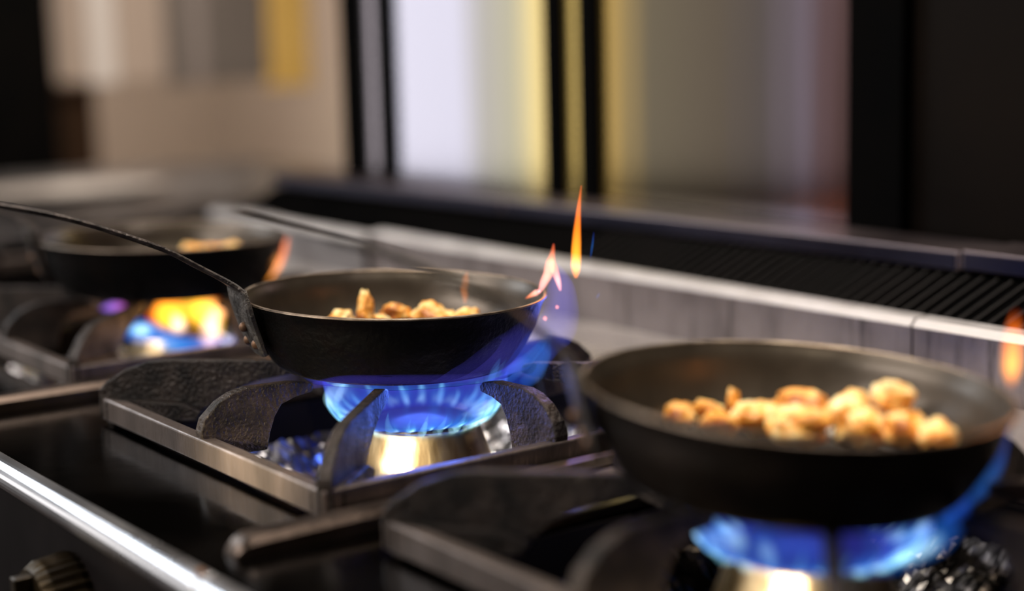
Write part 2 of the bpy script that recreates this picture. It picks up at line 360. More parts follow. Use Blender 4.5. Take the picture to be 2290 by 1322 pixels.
# ------------------------------------------------------------------ grates, burners, drip trays
LG = .30
def build_grate(key, lab):
    g = empty('burner_grate', (*GR[key], 0), 0, lab, 'grate', 'cast iron grates on the range')
    bm = bmesh.new(); b = .011; h = .016
    # square frame as one closed ring, slightly drafted
    o_ = [(0, 0), (LG, 0), (LG, LG), (0, LG)]; i_ = [(b, b), (LG - b, b), (LG - b, LG - b), (b, LG - b)]
    lo, hi = .0008, h
    V = [[bm.verts.new((x, y, z)) for x, y in P] for P, z in ((o_, lo), (o_, hi), (i_, hi - .001), (i_, lo))]
    for a in range(4):
        A, B = V[a], V[(a + 1) % 4]
        for k in range(4): bm.faces.new((A[k], A[(k + 1) % 4], B[(k + 1) % 4], B[k]))
    for (x, y) in ((.003, .003), (LG - .015, .003), (.003, LG - .015), (LG - .015, LG - .015)):
        box(bm, x, x + .012, y, y + .012, -.002, .003)
    fr = link('frame', bm, M['iron_face'], g, bev=.0016, seg=3)
    corner = [(0, .002), (0, .0215), (.004, .0255), (.018, .0345), (.034, .0400), (.046, .0415), (.128, .0415), (.136, .0395), (.1375, .0355), (.130, .0325), (.112, .029), (.096, .0235), (.082, .0165), (.074, .010), (.066, .0055), (.055, .002)]
    mid = [(.004, .004), (.001, .0135), (.0004, .019), (.003, .027), (.0127, .0356), (.022, .0400), (.032, .0420), (.062, .0412), (.074, .039), (.077, .0365), (.076, .033), (.064, .0315), (.0545, .0285), (.0495, .022), (.0455, .012), (.0437, .004), (.043, .002)]
    def blade(prof, origin, d, th, nm='finger'):
        d = Vector((*d, 0)).normalized(); n = Vector((-d.y, d.x, 0)); o0 = Vector((*origin, 0))
        bm = bmesh.new()
        prism(bm, prof, -th, th, lambda u, v, w_: o0 + d * u + n * (w_ * (1.12 - .25 * v / .042)) + Vector((0, 0, v)))
        if prof is corner:   # thickened foot of the corner finger
            prism(bm, [(.006, .002), (.006, .0145), (.012, .0165), (.060, .0135), (.072, .008), (.068, .002)], -th * 2.3, th * 2.3, lambda u, v, w_: o0 + d * u + n * w_ + Vector((0, 0, v)))
        return link(nm, bm, M['iron'], g, bev=.0011, seg=3)
    e = .0015
    for (ox, oy), d in (((e, e), (1, 1)), ((LG - e, e), (-1, 1)), ((LG - e, LG - e), (-1, -1)), ((e, LG - e), (1, -1))): blade(corner, (ox, oy), d, .0042)
    for (ox, oy), d in (((LG / 2, .0006), (0, 1)), ((LG - .0006, LG / 2 + .008), (-1, 0)), ((LG / 2, LG - .0006), (0, -1)), ((.0006, LG / 2), (1, 0))): blade(mid, (ox, oy), d, .0046)
    return g
build_grate('A', 'black cast iron grate under the sharpest centre pan')
build_grate('B', 'black cast iron grate in the right foreground under the large blurred pan')
build_grate('C', 'black cast iron grate at the left under the far pan')
build_grate('D', 'farthest dark cast iron grate beside the left edge')

def build_burner(cx, cy, lab):
    b = empty('gas_burner', (cx, cy, -.0505), 0, lab, 'burner', 'gas burners under the grates')
    bm = bmesh.new()
    lathe(bm, [(0, 0), (.056, 0), (.055, .006), (.050, .014), (.047, .022), (.042, .036), (.0375, .049), (.0365, .0525), (.0355, .0535), (.034, .0535)], 120)
    bmesh.ops.transform(bm, matrix=Matrix.Identity(4), verts=bm.verts)
    for v in bm.verts:      # vertical ribbing of the casting
        r = math.hypot(v.co.x, v.co.y)
        if r > .0352:
            a = math.atan2(v.co.y, v.co.x); s = 1 + .0035 * math.sin(a * 14); v.co.x *= s; v.co.y *= s
    link('burner_body', bm, M['brass'], b, smooth=True)
    bm = bmesh.new(); lathe(bm, [(.034, .050), (.034, .0545), (.031, .0565), (.020, .058), (0, .0585)], 72); lathe(bm, [(0, .049), (.034, .050)], 72)
    link('burner_cap', bm, M['burner_iron'], b, smooth=True)
    return b
build_burner(.160, .152, 'brightly lit brass ring burner beneath the centre pan')
build_burner(.497, .150, 'ring burner beneath the right foreground pan')
build_burner(-.256, .172, 'ring burner under the far left pan in orange flame')

def foil(x0, x1, y0, y1, z, lab):
    t = empty('drip_tray', ((x0 + x1) / 2, (y0 + y1) / 2, z - .01), 0, lab, 'tray', 'foil lined drip trays')
    hx, hy = (x1 - x0) / 2, (y1 - y0) / 2
    bm = bmesh.new()
    for a in (box,):
        a(bm, -hx, hx, -hy, hy, -.006, -.003); a(bm, -hx, -hx + .0015, -hy, hy, -.003, .062 - .0); a(bm, hx - .0015, hx, -hy, hy, -.003, .062)
        a(bm, -hx + .0015, hx - .0015, -hy, -hy + .0015, -.003, .062); a(bm, -hx + .0015, hx - .0015, hy - .0015, hy, -.003, .062)
    link('tray', bm, M['steel_dark'], t)
    bm = bmesh.new(); n = 90; gr = []
    for i in range(n + 1):
        row = []
        for j in range(n + 1):
            u, v = -1 + 2 * i / n, -1 + 2 * j / n
            x, y = u * (hx - .003), v * (hy - .003); edge = max(abs(u), abs(v))
            zz = .034 * max(0, (edge - .72) / .28) ** 1.3
            p = Vector((x * 38 + x0 * 9, y * 38, 0))
            zz += .011 * (abs(noise.noise(p)) + .5 * abs(noise.noise(p * 2.3)) + .25 * abs(noise.noise(p * 5.1)))
            row.append(bm.verts.new((x, y, zz)))
        gr.append(row)
    for i in range(n):
        for j in range(n): bm.faces.new((gr[i][j], gr[i + 1][j], gr[i + 1][j + 1], gr[i][j + 1]))
    link('foil_liner', bm, M['foil_bright' if x0 < .1 else 'foil'], t)
for k_, lab in (('A', 'crumpled foil tray glinting blue under the centre burner'), ('B', 'crumpled foil tray glinting blue under the right foreground burner'), ('C', 'dark foil tray under the left burner')):
    gx, gy = GR[k_]; foil(gx + .013, gx + .287, HY0 + .001, HY1 + .019, -.060, lab)

# ------------------------------------------------------------------ frying pans
def build_pan(lab, cx, cy, z0, rr, az, tx, ty, prof, rin='pan_in', rout='pan_out'):
    """rr rim radius, az handle bearing, prof handle run (r, z above rim) """
    g = empty('frying_pan', (cx, cy, z0), 0, lab, 'pan', 'black steel frying pans on the burners')
    H = .0445
    # tilt
    g.rotation_euler = (math.atan(ty), -math.atan(tx), 0)
    rb = rr - .026
    out = [(0, 0), (rb - .004, 0), (rb + .002, .0006), (rb + .007, .004), (rb + .0135, .014), (rb + .0195, .026), (rr - .0035, .037), (rr - .0004, H - .0008), (rr - .0002, H)]
    th = .0022
    inn = [(rr - th, H), (rr - th - .0008, H - .002), (rr - .0035 - th, .037), (rb + .0195 - th, .026), (rb + .0135 - th, .0145), (rb + .007 - th, .0065), (rb, .0032), (rb - .006, .0026), (0, .0026)]
    bm = bmesh.new(); so = spline([(*p,) for p in out], 3); si = spline([(*p,) for p in inn], 3)
    lathe(bm, [(max(0, a), b) for a, b in so], 128)
    body = link('pan_body', bm, M[rout], g, smooth=True)
    bm = bmesh.new(); lathe(bm, [(max(0, a), b) for a, b in si], 128)
    link('cooking_surface', bm, M[rin], g, smooth=True)
    bm = bmesh.new(); lathe(bm, [(rr - .0001, H - .0008), (rr - .0002, H), (rr - .0009, H + .0004), (rr - th + .0004, H + .0004), (rr - th - .0002, H - .0004)], 160)
    link('rim', bm, M['pan_rim'], g, smooth=True)
    # handle: riveted bracket bent up and outward into a long flat bar
    d = Vector((math.cos(az), math.sin(az), 0)); s = Vector((-d.y, d.x, 0)); up = Vector((0, 0, 1))
    def strap(pts, name, m, parent, th):
        bm = bmesh.new(); P = spline(pts, 5); rings = []
        for i, (r, z, wd) in enumerate(P):
            a = P[max(i - 1, 0)]; b = P[min(i + 1, len(P) - 1)]
            t = Vector((b[0] - a[0], b[1] - a[1])).normalized(); nrm = Vector((-t.y, t.x))
            ring = []
            for (q, e) in ((-1, -.5), (-1, .5), (-.8, 1), (.8, 1), (1, .5), (1, -.5), (.8, -1), (-.8, -1)):
                c = d * (r + nrm.x * e * th) + up * (z + nrm.y * e * th) + s * (q * wd)
                ring.append(bm.verts.new(c))
            rings.append(ring)
        for a, b in zip(rings, rings[1:]):
            for k in range(8): bm.faces.new((a[k], a[(k + 1) % 8], b[(k + 1) % 8], b[k]))
        bm.faces.new(rings[0]); bm.faces.new(rings[-1][::-1])
        return link(name, bm, m, parent, smooth=False, bev=.0003)
    hd = strap(prof, 'handle', M['handle'], g, .0016)
    br = strap([(rr - .0085, .0125, .0110), (rr - .0035, .022, .0170), (rr + .0015, .036, .0190), (rr + .0045, H + .002, .0195), (rr + .0062, H + .0095, .0175)], 'bracket', M['mount'], hd, .0022)
    for (dz, ds) in ((.0200, -.008), (.0200, .008), (.030, .001)):
        rv = bmesh.new(); bmesh.ops.create_uvsphere(rv, u_segments=14, v_segments=8, radius=.0032)
        rad = rr - .0125 + (dz - .010) * .55 + .0040
        c = d * rad + s * ds + up * dz
        for v in rv.verts: v.co = Vector((v.co.x, v.co.y, v.co.z)) + c
        link('rivet', rv, M['rivet'], hd, smooth=True)
    return g
H0 = .0445
# handle run: (distance from pan centre, height above pan base, half width)
PA = [(.1015, .044, .0165), (.1035, .0525, .0165), (.109, .0580, .0125), (.126, .0680, .0075), (.150, .0815, .006), (.188, .0965, .0065), (.213, .1045, .008), (.238, .1105, .0095), (.270, .1165, .0105), (.300, .121, .0105), (.310, .122, .006)]
PB = [(.0995, .044, .0155), (.1025, .0530, .0155), (.110, .0610, .010), (.122, .0705, .0065), (.140, .0825, .0052), (.166, .0935, .005), (.188, .1020, .005), (.222, .1120, .006), (.245, .1190, .007), (.252, .1205, .004)]
build_pan('sharp black steel frying pan in the centre with its long handle rising left', .1435, .1435, .0418, .0975, math.radians(-100), -.022, -.02, PA)
build_pan('large blurred black frying pan in the right foreground full of browned chicken', .505, .13, .0418, .0980, math.radians(-120), -.056, -.036, PB, rout='pan_lit')
build_pan('dim frying pan at the far left over orange flames', -.258, .166, .0418, .1045, math.radians(-110), -.008, -.02, PA)

# ------------------------------------------------------------------ chicken pieces
def piece(cx, cy, z, r, seed, lab, grp, sh=None):
    rnd = random.Random(seed)
    bm = bmesh.new(); bmesh.ops.create_icosphere(bm, subdivisions=4, radius=1)
    sx, sy, sz = sh if sh else (rnd.uniform(.95, 1.35), rnd.uniform(.7, .95), rnd.uniform(.6, .85))
    off = Vector((seed * 3.1, seed * 1.7, 0)); rot = Matrix.Rotation(rnd.uniform(0, 6.28), 3, 'Z') @ Matrix.Rotation(rnd.uniform(-.5, .5), 3, 'X')
    for v in bm.verts:
        d = v.co.normalized()
        k = 1 + .38 * noise.noise(d * 1.1 + off) + .22 * noise.noise(d * 2.6 + off) + .07 * noise.noise(d * 7 + off)
        q = Vector((d.x * sx, d.y * sy, d.z * sz)) * k
        if not sh: q = rot @ q
        v.co = q * r
    for v in bm.verts: v.co *= 1.10
    o = link('chicken_piece', bm, M['chicken'], None, smooth=True)
    o.location = (cx, cy, z)
    return tag(o, lab, 'chicken', grp)
FA = [(.0740, .1447, .0580, .0085, 'leftmost low wedge of chicken in the centre pan', None),
      (.0782, .1611, .0575, .0090, 'tall pointed chicken strip standing up in the centre pan', (.62, .62, 1.75)),
      (.0830, .1703, .0560, .0065, 'small pale chicken chunk right of the tall strip in the centre pan', None),
      (.0855, .1814, .0600, .0092, 'brown seared curled chicken chunk in the middle of the centre pan', None),
      (.1029, .1992, .0575, .0112, 'largest pale chicken chunk in the centre pan', (1.3, .85, .85)),
      (.1272, .2121, .0580, .0085, 'rightmost round chicken chunk in the centre pan', None),
      (.0943, .1918, .0560, .0068, 'small yellow chicken bit left of the largest chunk in the centre pan', None),
      (.1141, .2062, .0560, .0078, 'flat chicken bit in front of the largest chunk in the centre pan', None)]
FB = [(.4301, .1303, .0590, .0078, 'leftmost pale chicken cube in the right foreground pan', None),
      (.4330, .1471, .0590, .0082, 'golden crusted chicken chunk second from the left in the right pan', None),
      (.4384, .1590, .0590, .0058, 'upright pointed chicken sliver in the right foreground pan', (.45, .5, 1.6)),
      (.4487, .1399, .0560, .0075, 'low shaded chicken chunk near the left of the right pan', None),
      (.4504, .1626, .0565, .0095, 'rounded chicken chunk left of the stacked pair in the right pan', None),
      (.4640, .1790, .0640, .0100, 'flat chicken slab with a brown top resting on another in the right pan', (1.35, .9, .55)),
      (.4760, .1665, .0570, .0120, 'wide pale chicken chunk at the bottom of the stacked pair in the right pan', (1.3, 1, .75)),
      (.4880, .1915, .0580, .0112, 'tallest white chicken chunk right of centre in the right pan', (1.0, 1.0, 1.05)),
      (.5005, .1878, .0560, .0098, 'low golden chicken chunk in front of the white one in the right pan', None),
      (.5060, .2000, .0695, .0078, 'brown peaked chicken piece on top of the heap in the right pan', (1.3, .9, .9)),
      (.5145, .1995, .0560, .0112, 'orange browned chicken chunk under the peaked piece in the right pan', None),
      (.5345, .1985, .0555, .0105, 'rightmost separate chicken chunk in the right foreground pan', None)]
FC = [(-.3080, .2170, .0610, .0115, 'left long chicken piece in the far left pan', (1.5, .8, .6)),
      (-.2920, .2300, .0610, .0100, 'middle chicken piece in the far left pan', None),
      (-.2770, .2380, .0640, .0115, 'right raised chicken piece in the far left pan', None)]
for n_, L in enumerate((FA, FB, FC)):
    for k, (x, y, z, r, lab, sh) in enumerate(L):
        piece(x, y, z, r, n_ * 20 + k + 1, lab, ('chicken in the centre pan', 'chicken in the right foreground pan', 'chicken in the far left pan')[n_], sh)

# ------------------------------------------------------------------ flames
def glow(o, cols):
    a = o.data.color_attributes.new('glow', 'FLOAT_COLOR', 'POINT')
    for i, c in enumerate(cols): a.data[i].color = (*c, 1)
def mixc(a, b, t): return tuple(x + (y - x) * t for x, y in zip(a, b))
def grad(stops, t):
    for (a, ca), (b, cb) in zip(stops, stops[1:]):
        if t <= b: return mixc(ca, cb, (t - a) / max(1e-6, b - a))
    return stops[-1][1]
def tongue(pts, stops, parent, name='flame_tongue', wob=.12, seed=0, flat=1.0):
    P = spline(pts, 6); n = 20; bm = bmesh.new(); rings = []; cols = []
    for i, (x, y, z, r) in enumerate(P):
        q = (Vector(P[min(i + 1, len(P) - 1)][:3]) - Vector(P[max(i - 1, 0)][:3])).normalized()
        s = q.cross(Vector((.81, -.587, .1))).normalized(); f = q.cross(s)
        ring = []
        for k in range(n):
            a = 2 * PI * k / n
            w_ = 1 + wob * noise.noise(Vector((math.cos(a) * 1.5 + seed, math.sin(a) * 1.5, i * .22)))
            ring.append(bm.verts.new(Vector((x, y, z)) + (s * math.cos(a) + f * math.sin(a) * flat) * max(.0001, r) * w_))
            cols.append(grad(stops, i / (len(P) - 1)))
        rings.append(ring)
    for a, b in zip(rings, rings[1:]):
        for k in range(n): bm.faces.new((a[k], a[(k + 1) % n], b[(k + 1) % n], b[k]))
    o = link(name, bm, M['flame_tongue'], parent, smooth=True); glow(o, cols); return o
DEEP, MIDB, CYAN, WHT = (.026, .024, .27), (.0, .085, .24), (.04, .24, .28), (.60, .80, .85)
CP = [(0, .0345, .0030), (.2, .0440, .0055), (.4, .0525, .0100), (.58, .0575, .0170), (.74, .0585, .0260), (.86, .0600, .0350), (1, .0760, .0395)]
def prof_(t):
    for (a, r1, z1), (c, r2, z2) in zip(CP, CP[1:]):
        if t <= c:
            q = (t - a) / (c - a); return r1 + (r2 - r1) * q, z1 + (z2 - z1) * q
    return CP[-1][1:]
def curtain(cx, cy, parent, seed, amp=1.0, r0=.0345, warp=(0, 0)):
    """thin skirt of burning gas: leaves the ring, leans outward and spreads under the pan"""
    bm = bmesh.new(); nt_, nh = 260, 30; rings = []; cols = []
    for j in range(nh + 1):
        t = j / nh; ring = []
        for k in range(nt_):
            a = 2 * PI * k / nt_
            p = Vector((math.cos(a) * 2.2 + seed, math.sin(a) * 2.2, t * .8))
            w1 = noise.noise(p); w2 = noise.noise(p * 2.7 + Vector((5, 1, 0)))
            r, z = prof_(t)
            r += t * (.006 * w1 + .003 * w2) + .0012 * math.sin(a * 26) * math.sin(PI * min(1, t * 1.6))
            z += .0025 * w1 * math.sin(PI * t)
            v = (cx + r * math.cos(a) + warp[0] * t * t, cy + r * math.sin(a) + warp[1] * t * t, min(z, .0395))
            ring.append(bm.verts.new(v))
            jet = .5 + .5 * math.sin(a * 26 + 2.5 * w1 + 4 * w2); big = .5 + 1.5 * noise.noise(Vector((math.cos(a) * 1.5 + seed * 2, math.sin(a) * 1.5, 2)))
            side = abs(math.sin(a - math.radians(-35))) ** 6          # the gas rolls up thickest at the two flanks
            st = noise.noise(Vector((math.cos(a) * 8 + seed, math.sin(a) * 8, t * 1.4)))
            c = Vector(DEEP) * (.95 - .25 * t) * (1 - max(0, (t - .90) / .10))
            c += Vector(MIDB) * (.95 * math.exp(-((t - .30) / .22) ** 2) * (.6 + .6 * max(0, st + .4)) + .5 * max(0, st - .05) * math.exp(-((t - .6) / .3) ** 2))
            c += Vector(CYAN) * math.exp(-((t - .28) / .13) ** 2) * jet ** 3 * max(.2, big) * 1.3
            c += Vector(CYAN) * math.exp(-((t - .50) / .17) ** 2) * side * (.8 + 1.2 * st)
            c += Vector(WHT) * math.exp(-((t - .22) / .08) ** 2) * jet ** 8 * max(0, big) * .9
            c += Vector(WHT) * math.exp(-((t - .52) / .12) ** 2) * side ** 2 * max(0, .35 + 1.6 * st)
            fade = min(1, t / .04 + .15)
            cols.append(tuple(c * fade * amp))
        rings.append(ring)
    for a, b in zip(rings, rings[1:]):
        for k in range(nt_): bm.faces.new((a[k], a[(k + 1) % nt_], b[(k + 1) % nt_], b[k]))
    o = link('flame_curtain', bm, M['flame_sheet'], parent, smooth=True); glow(o, cols); return o
TG = {
    'A_big': [(0.2097, 0.1863, 0.0297, 0.0084), (0.2139, 0.1921, 0.0402, 0.0135), (0.2199, 0.2003, 0.0528, 0.0123), (0.2266, 0.2096, 0.0653, 0.0128), (0.2292, 0.2132, 0.0779, 0.0117), (0.2293, 0.2133, 0.0892, 0.0095), (0.2286, 0.2124, 0.0991, 0.0056), (0.2279, 0.2113, 0.1061, 0.0011)],
    'A_f1': [(0.1318, 0.1128, 0.0104, 0.0014), (0.1277, 0.1072, 0.0156, 0.0052), (0.1275, 0.1069, 0.0214, 0.0069), (0.1305, 0.1111, 0.028, 0.0046), (0.1323, 0.1135, 0.0327, 0.0014)],
    'A_f2': [(0.1695, 0.1649, 0.0011, 0.0011), (0.1763, 0.1743, 0.0055, 0.0026), (0.184, 0.1849, 0.0117, 0.004), (0.1886, 0.1913, 0.015, 0.0023), (0.1908, 0.1943, 0.0172, 0.0003)],
    'A_f3': [(0.1368, 0.1027, 0.017, 0.0009), (0.1375, 0.1037, 0.0222, 0.0026), (0.1387, 0.1053, 0.0273, 0.0023), (0.1404, 0.1077, 0.0319, 0.0006)],
    'A_h1': [(0.2137, 0.1237, 0.0436, 0.0032), (0.2264, 0.1412, 0.048, 0.007), (0.2376, 0.1566, 0.0558, 0.0102), (0.2464, 0.1688, 0.0663, 0.0097), (0.2521, 0.1766, 0.0784, 0.0059), (0.2546, 0.1801, 0.0905, 0.0016)],
    'A_h3': [(0.2181, 0.1637, 0.0294, 0.0014), (0.2192, 0.1653, 0.0378, 0.0022), (0.2212, 0.1681, 0.0475, 0.0022), (0.2227, 0.1701, 0.0573, 0.0011), (0.2231, 0.1707, 0.0628, 0.0003)],
    'A_h4': [(0.1858, 0.0597, 0.0448, 0.0021), (0.1952, 0.0726, 0.0471, 0.0032), (0.2092, 0.0919, 0.047, 0.0032), (0.2263, 0.1155, 0.0463, 0.0032), (0.245, 0.1413, 0.0468, 0.0026)],
    'A_s1': [(0.2096, 0.1691, 0.0295, 0.0028), (0.2122, 0.1727, 0.0413, 0.0044), (0.2156, 0.1774, 0.0524, 0.0039), (0.2182, 0.181, 0.0622, 0.0022), (0.2199, 0.1833, 0.0677, 0.0006)],
    'A_s2': [(0.2145, 0.1759, 0.0332, 0.0033), (0.2195, 0.1828, 0.041, 0.005), (0.2254, 0.1908, 0.0492, 0.0039), (0.2304, 0.1977, 0.0589, 0.0025), (0.2321, 0.2001, 0.0658, 0.0006)],
    'A_s3': [(0.2227, 0.1871, 0.0317, 0.0039), (0.2269, 0.1929, 0.0392, 0.0061), (0.2302, 0.1976, 0.049, 0.005), (0.232, 0.2, 0.0574, 0.0028), (0.2332, 0.2017, 0.0658, 0.0006)],
    'A_o1': [(0.2112, 0.2395, 0.0923, 0.0009), (0.2113, 0.2396, 0.0972, 0.0029), (0.2114, 0.2397, 0.1044, 0.0034), (0.2116, 0.2401, 0.1159, 0.0029), (0.2123, 0.241, 0.1302, 0.002), (0.2131, 0.242, 0.1416, 0.0011), (0.2138, 0.2431, 0.1516, 0.0003)],
    'A_o2': [(0.1972, 0.2201, 0.0833, 0.0009), (0.1989, 0.2225, 0.089, 0.0026), (0.2009, 0.2252, 0.0962, 0.0034), (0.2016, 0.2262, 0.1019, 0.0031), (0.2025, 0.2275, 0.1077, 0.002), (0.2031, 0.2283, 0.1148, 0.0006)],
    'A_o3': [(0.2053, 0.2313, 0.0844, 0.0006), (0.2048, 0.2306, 0.0888, 0.0017), (0.2039, 0.2293, 0.0946, 0.0023), (0.2029, 0.228, 0.1004, 0.0023), (0.2025, 0.2274, 0.1062, 0.0009)],
    'A_o4': [(0.1977, 0.2208, 0.0847, 0.0009), (0.196, 0.2185, 0.0834, 0.002), (0.1938, 0.2154, 0.0814, 0.0011), (0.1921, 0.2131, 0.0797, 0.0003)],
    'A_in': [(0.1371, 0.2036, 0.0707, 0.0006), (0.1372, 0.2038, 0.0767, 0.0024), (0.1372, 0.2037, 0.0828, 0.0027), (0.1378, 0.2045, 0.0888, 0.0018), (0.1385, 0.2056, 0.0923, 0.0003)],
    'A_k1': [(0.2034, 0.2288, 0.0729, 0.0003), (0.204, 0.2295, 0.0737, 0.0014), (0.2046, 0.2304, 0.074, 0.0003)],
    'A_k2': [(0.1985, 0.2219, 0.0664, 0.0003), (0.1993, 0.2231, 0.0666, 0.0017), (0.2002, 0.2242, 0.0669, 0.0003)],
    'A_l1': [(0.2167, 0.2471, 0.1042, 0.0001), (0.2173, 0.2478, 0.1099, 0.0005), (0.2178, 0.2486, 0.1157, 0.0005), (0.2182, 0.2491, 0.1214, 0.0001)],
    'A_l2': [(0.2187, 0.2498, 0.0786, 0.0001), (0.2194, 0.2507, 0.0803, 0.0005), (0.22, 0.2517, 0.0823, 0.0001)],
    'B_o1': [(0.5794, 0.1916, 0.0894, 0.0006), (0.5794, 0.1915, 0.0948, 0.0031), (0.5795, 0.1917, 0.1018, 0.0039), (0.5796, 0.1918, 0.1098, 0.0035), (0.5797, 0.192, 0.1158, 0.0022), (0.5801, 0.1925, 0.1221, 0.0002)],
    'B_r1': [(0.5431, 0.1926, 0.0187, 0.0021), (0.5479, 0.1992, 0.0282, 0.005), (0.5533, 0.2066, 0.0366, 0.0058), (0.5568, 0.2115, 0.0439, 0.0041), (0.5591, 0.2147, 0.0534, 0.0021), (0.561, 0.2173, 0.0639, 0.0004)],
    'B_r2': [(0.5312, 0.1421, 0.0029, 0.0024), (0.5384, 0.152, 0.0053, 0.0061), (0.5479, 0.1651, 0.0117, 0.0085), (0.5549, 0.1748, 0.0198, 0.0089), (0.5596, 0.1813, 0.028, 0.0061), (0.5625, 0.1852, 0.0363, 0.0012)],
    'B_l1': [(0.4924, 0.0885, 0.0226, 0.0012), (0.496, 0.0935, 0.0213, 0.0049), (0.5025, 0.1025, 0.019, 0.0085), (0.5097, 0.1124, 0.0155, 0.0106), (0.518, 0.1239, 0.0109, 0.0106), (0.5252, 0.1338, 0.0059, 0.0061), (0.5279, 0.1375, 0.003, 0.0008)],
    'B_l2': [(0.4686, 0.0897, 0.037, 0.0012), (0.4722, 0.0947, 0.0337, 0.0037), (0.4759, 0.0998, 0.0318, 0.0037), (0.4789, 0.104, 0.0344, 0.001)],
    'B_c1': [(0.5027, 0.0857, 0.0267, 0.0016), (0.5062, 0.0906, 0.0244, 0.0044), (0.5092, 0.0946, 0.0201, 0.0044), (0.5109, 0.0971, 0.0149, 0.0012)],
    'B_c2': [(0.5186, 0.1076, 0.0083, 0.002), (0.5162, 0.1044, 0.0157, 0.0036), (0.5144, 0.1019, 0.022, 0.002)],
    'B_c3': [(0.5508, 0.1436, 0.0098, 0.0016), (0.5566, 0.1516, 0.0137, 0.0036), (0.563, 0.1604, 0.0196, 0.0036), (0.5658, 0.1643, 0.0246, 0.001)],
    'C_c1': [(-0.2378, 0.1119, 0.0119, 0.0018), (-0.2328, 0.1188, 0.0128, 0.0081), (-0.2274, 0.1263, 0.0133, 0.0111), (-0.22, 0.1366, 0.01, 0.0096), (-0.2104, 0.1497, 0.0032, 0.0081), (-0.1997, 0.1645, 0.0001, 0.0074), (-0.1867, 0.1825, 0.001, 0.0066), (-0.179, 0.193, 0.003, 0.003)],
    'C_c2': [(-0.2233, 0.1149, 0.016, 0.0015), (-0.219, 0.1209, 0.0159, 0.0051), (-0.2136, 0.1283, 0.0156, 0.0051), (-0.2104, 0.1327, 0.0148, 0.0011)],
    'C_y1': [(-0.255, 0.1734, -0.0102, 0.0054), (-0.2568, 0.1709, 0.0036, 0.01), (-0.2597, 0.1669, 0.0173, 0.013), (-0.2583, 0.1689, 0.0269, 0.0107), (-0.2514, 0.1784, 0.0324, 0.0023)],
    'C_y2': [(-0.2406, 0.1933, -0.0166, 0.0046), (-0.239, 0.1955, -0.0011, 0.0107), (-0.2395, 0.1948, 0.0184, 0.0138), (-0.238, 0.1968, 0.0299, 0.0114), (-0.2333, 0.2033, 0.0355, 0.0023)],
    'C_y3': [(-0.2408, 0.21, 0.0164, 0.0077), (-0.2542, 0.1915, 0.0208, 0.0115), (-0.2701, 0.1696, 0.0176, 0.0115), (-0.2793, 0.1569, 0.0133, 0.0031)],
    'C_w1': [(-0.2373, 0.1637, -0.0025, 0.0045), (-0.236, 0.1655, 0.0052, 0.0068), (-0.2367, 0.1646, 0.0167, 0.0053), (-0.2387, 0.1618, 0.0225, 0.0011)],
    'C_w2': [(-0.2221, 0.1847, -0.0097, 0.0038), (-0.2206, 0.1868, 0.0026, 0.0083), (-0.219, 0.1889, 0.0159, 0.0068), (-0.2176, 0.1909, 0.0254, 0.0015)],
    'C_v1': [(-0.2931, 0.1209, 0.0245, 0.0008), (-0.2897, 0.1255, 0.0252, 0.0034), (-0.2847, 0.1324, 0.0261, 0.0038), (-0.2807, 0.138, 0.0263, 0.0011)],
    'C_t1': [(-0.2266, 0.2126, 0.0372, 0.0011), (-0.2208, 0.2205, 0.0423, 0.003), (-0.2117, 0.2331, 0.0489, 0.0069), (-0.2058, 0.2412, 0.0587, 0.0076), (-0.2015, 0.2471, 0.0688, 0.0053), (-0.1991, 0.2506, 0.0783, 0.003), (-0.198, 0.2521, 0.0851, 0.0008)],
}
BLUE = [(0, (.005, .014, .13)), (.30, (.004, .020, .16)), (.5, (.012, .014, .13)), (.85, (.016, .014, .14)), (1, (.003, .002, .02))]
BLUS = [(0, (.002, .012, .05)), (.4, (.010, .035, .09)), (.8, (.002, .02, .05)), (1, (0, 0, .01))]
ORNG = [(0, (.5, .10, .004)), (.3, (1.3, .45, .03)), (.6, (.9, .18, .012)), (1, (.25, .02, .004))]
PINK = [(0, (.7, .22, .25)), (.35, (1.0, .40, .30)), (.7, (.7, .16, .05)), (1, (.2, .02, .01))]
EMBR = [(0, (.9, .25, .2)), (1, (.9, .25, .2))]
CY = [(0, (.003, .015, .10)), (.5, (.003, .036, .14)), (1, (.004, .008, .10))]
CYW = [(0, (.01, .07, .13)), (.5, (.17, .29, .31)), (1, (.0, .03, .10))]
YEL = [(0, (.8, .36, .25)), (.30, (.95, .52, .04)), (.65, (.9, .28, .015)), (1, (.45, .03, .01))]
CB = [(0, (.004, .05, .28)), (.5, (.006, .12, .42)), (1, (.01, .03, .25))]
CBW = [(0, (.02, .15, .25)), (.5, (.40, .62, .65)), (1, (.0, .05, .15))]
WHF = [(0, (.6, .35, .45)), (.5, (.8, .65, .6)), (1, (.7, .35, .1))]
HZ = [(0, (.006, .006, .05)), (.4, (.010, .008, .065)), (1, (.001, .001, .01))]
VH = [(0, (.008, .006, .07)), (1, (.004, .003, .03))]
VIO = [(0, (.05, .03, .3)), (.5, (.25, .10, .50)), (1, (.35, .05, .25))]
fa = empty('gas_flame', (.155, .152, 0), 0, 'bright blue gas flame licking around the centre pan with thin orange tips', 'flame', 'gas flames under the pans')
fb = empty('gas_flame', (.497, .150, 0), 0, 'blurred blue gas flame under the right foreground pan', 'flame', 'gas flames under the pans')
fc = empty('gas_flame', (-.256, .172, 0), 0, 'yellow orange and blue gas flame under the far left pan', 'flame', 'gas flames under the pans')
def under(o, root):      # parent a mesh laid out in world coordinates to a thing whose origin is elsewhere
    o.data.transform(Matrix.Translation(-root.location)); o.parent = root; return o
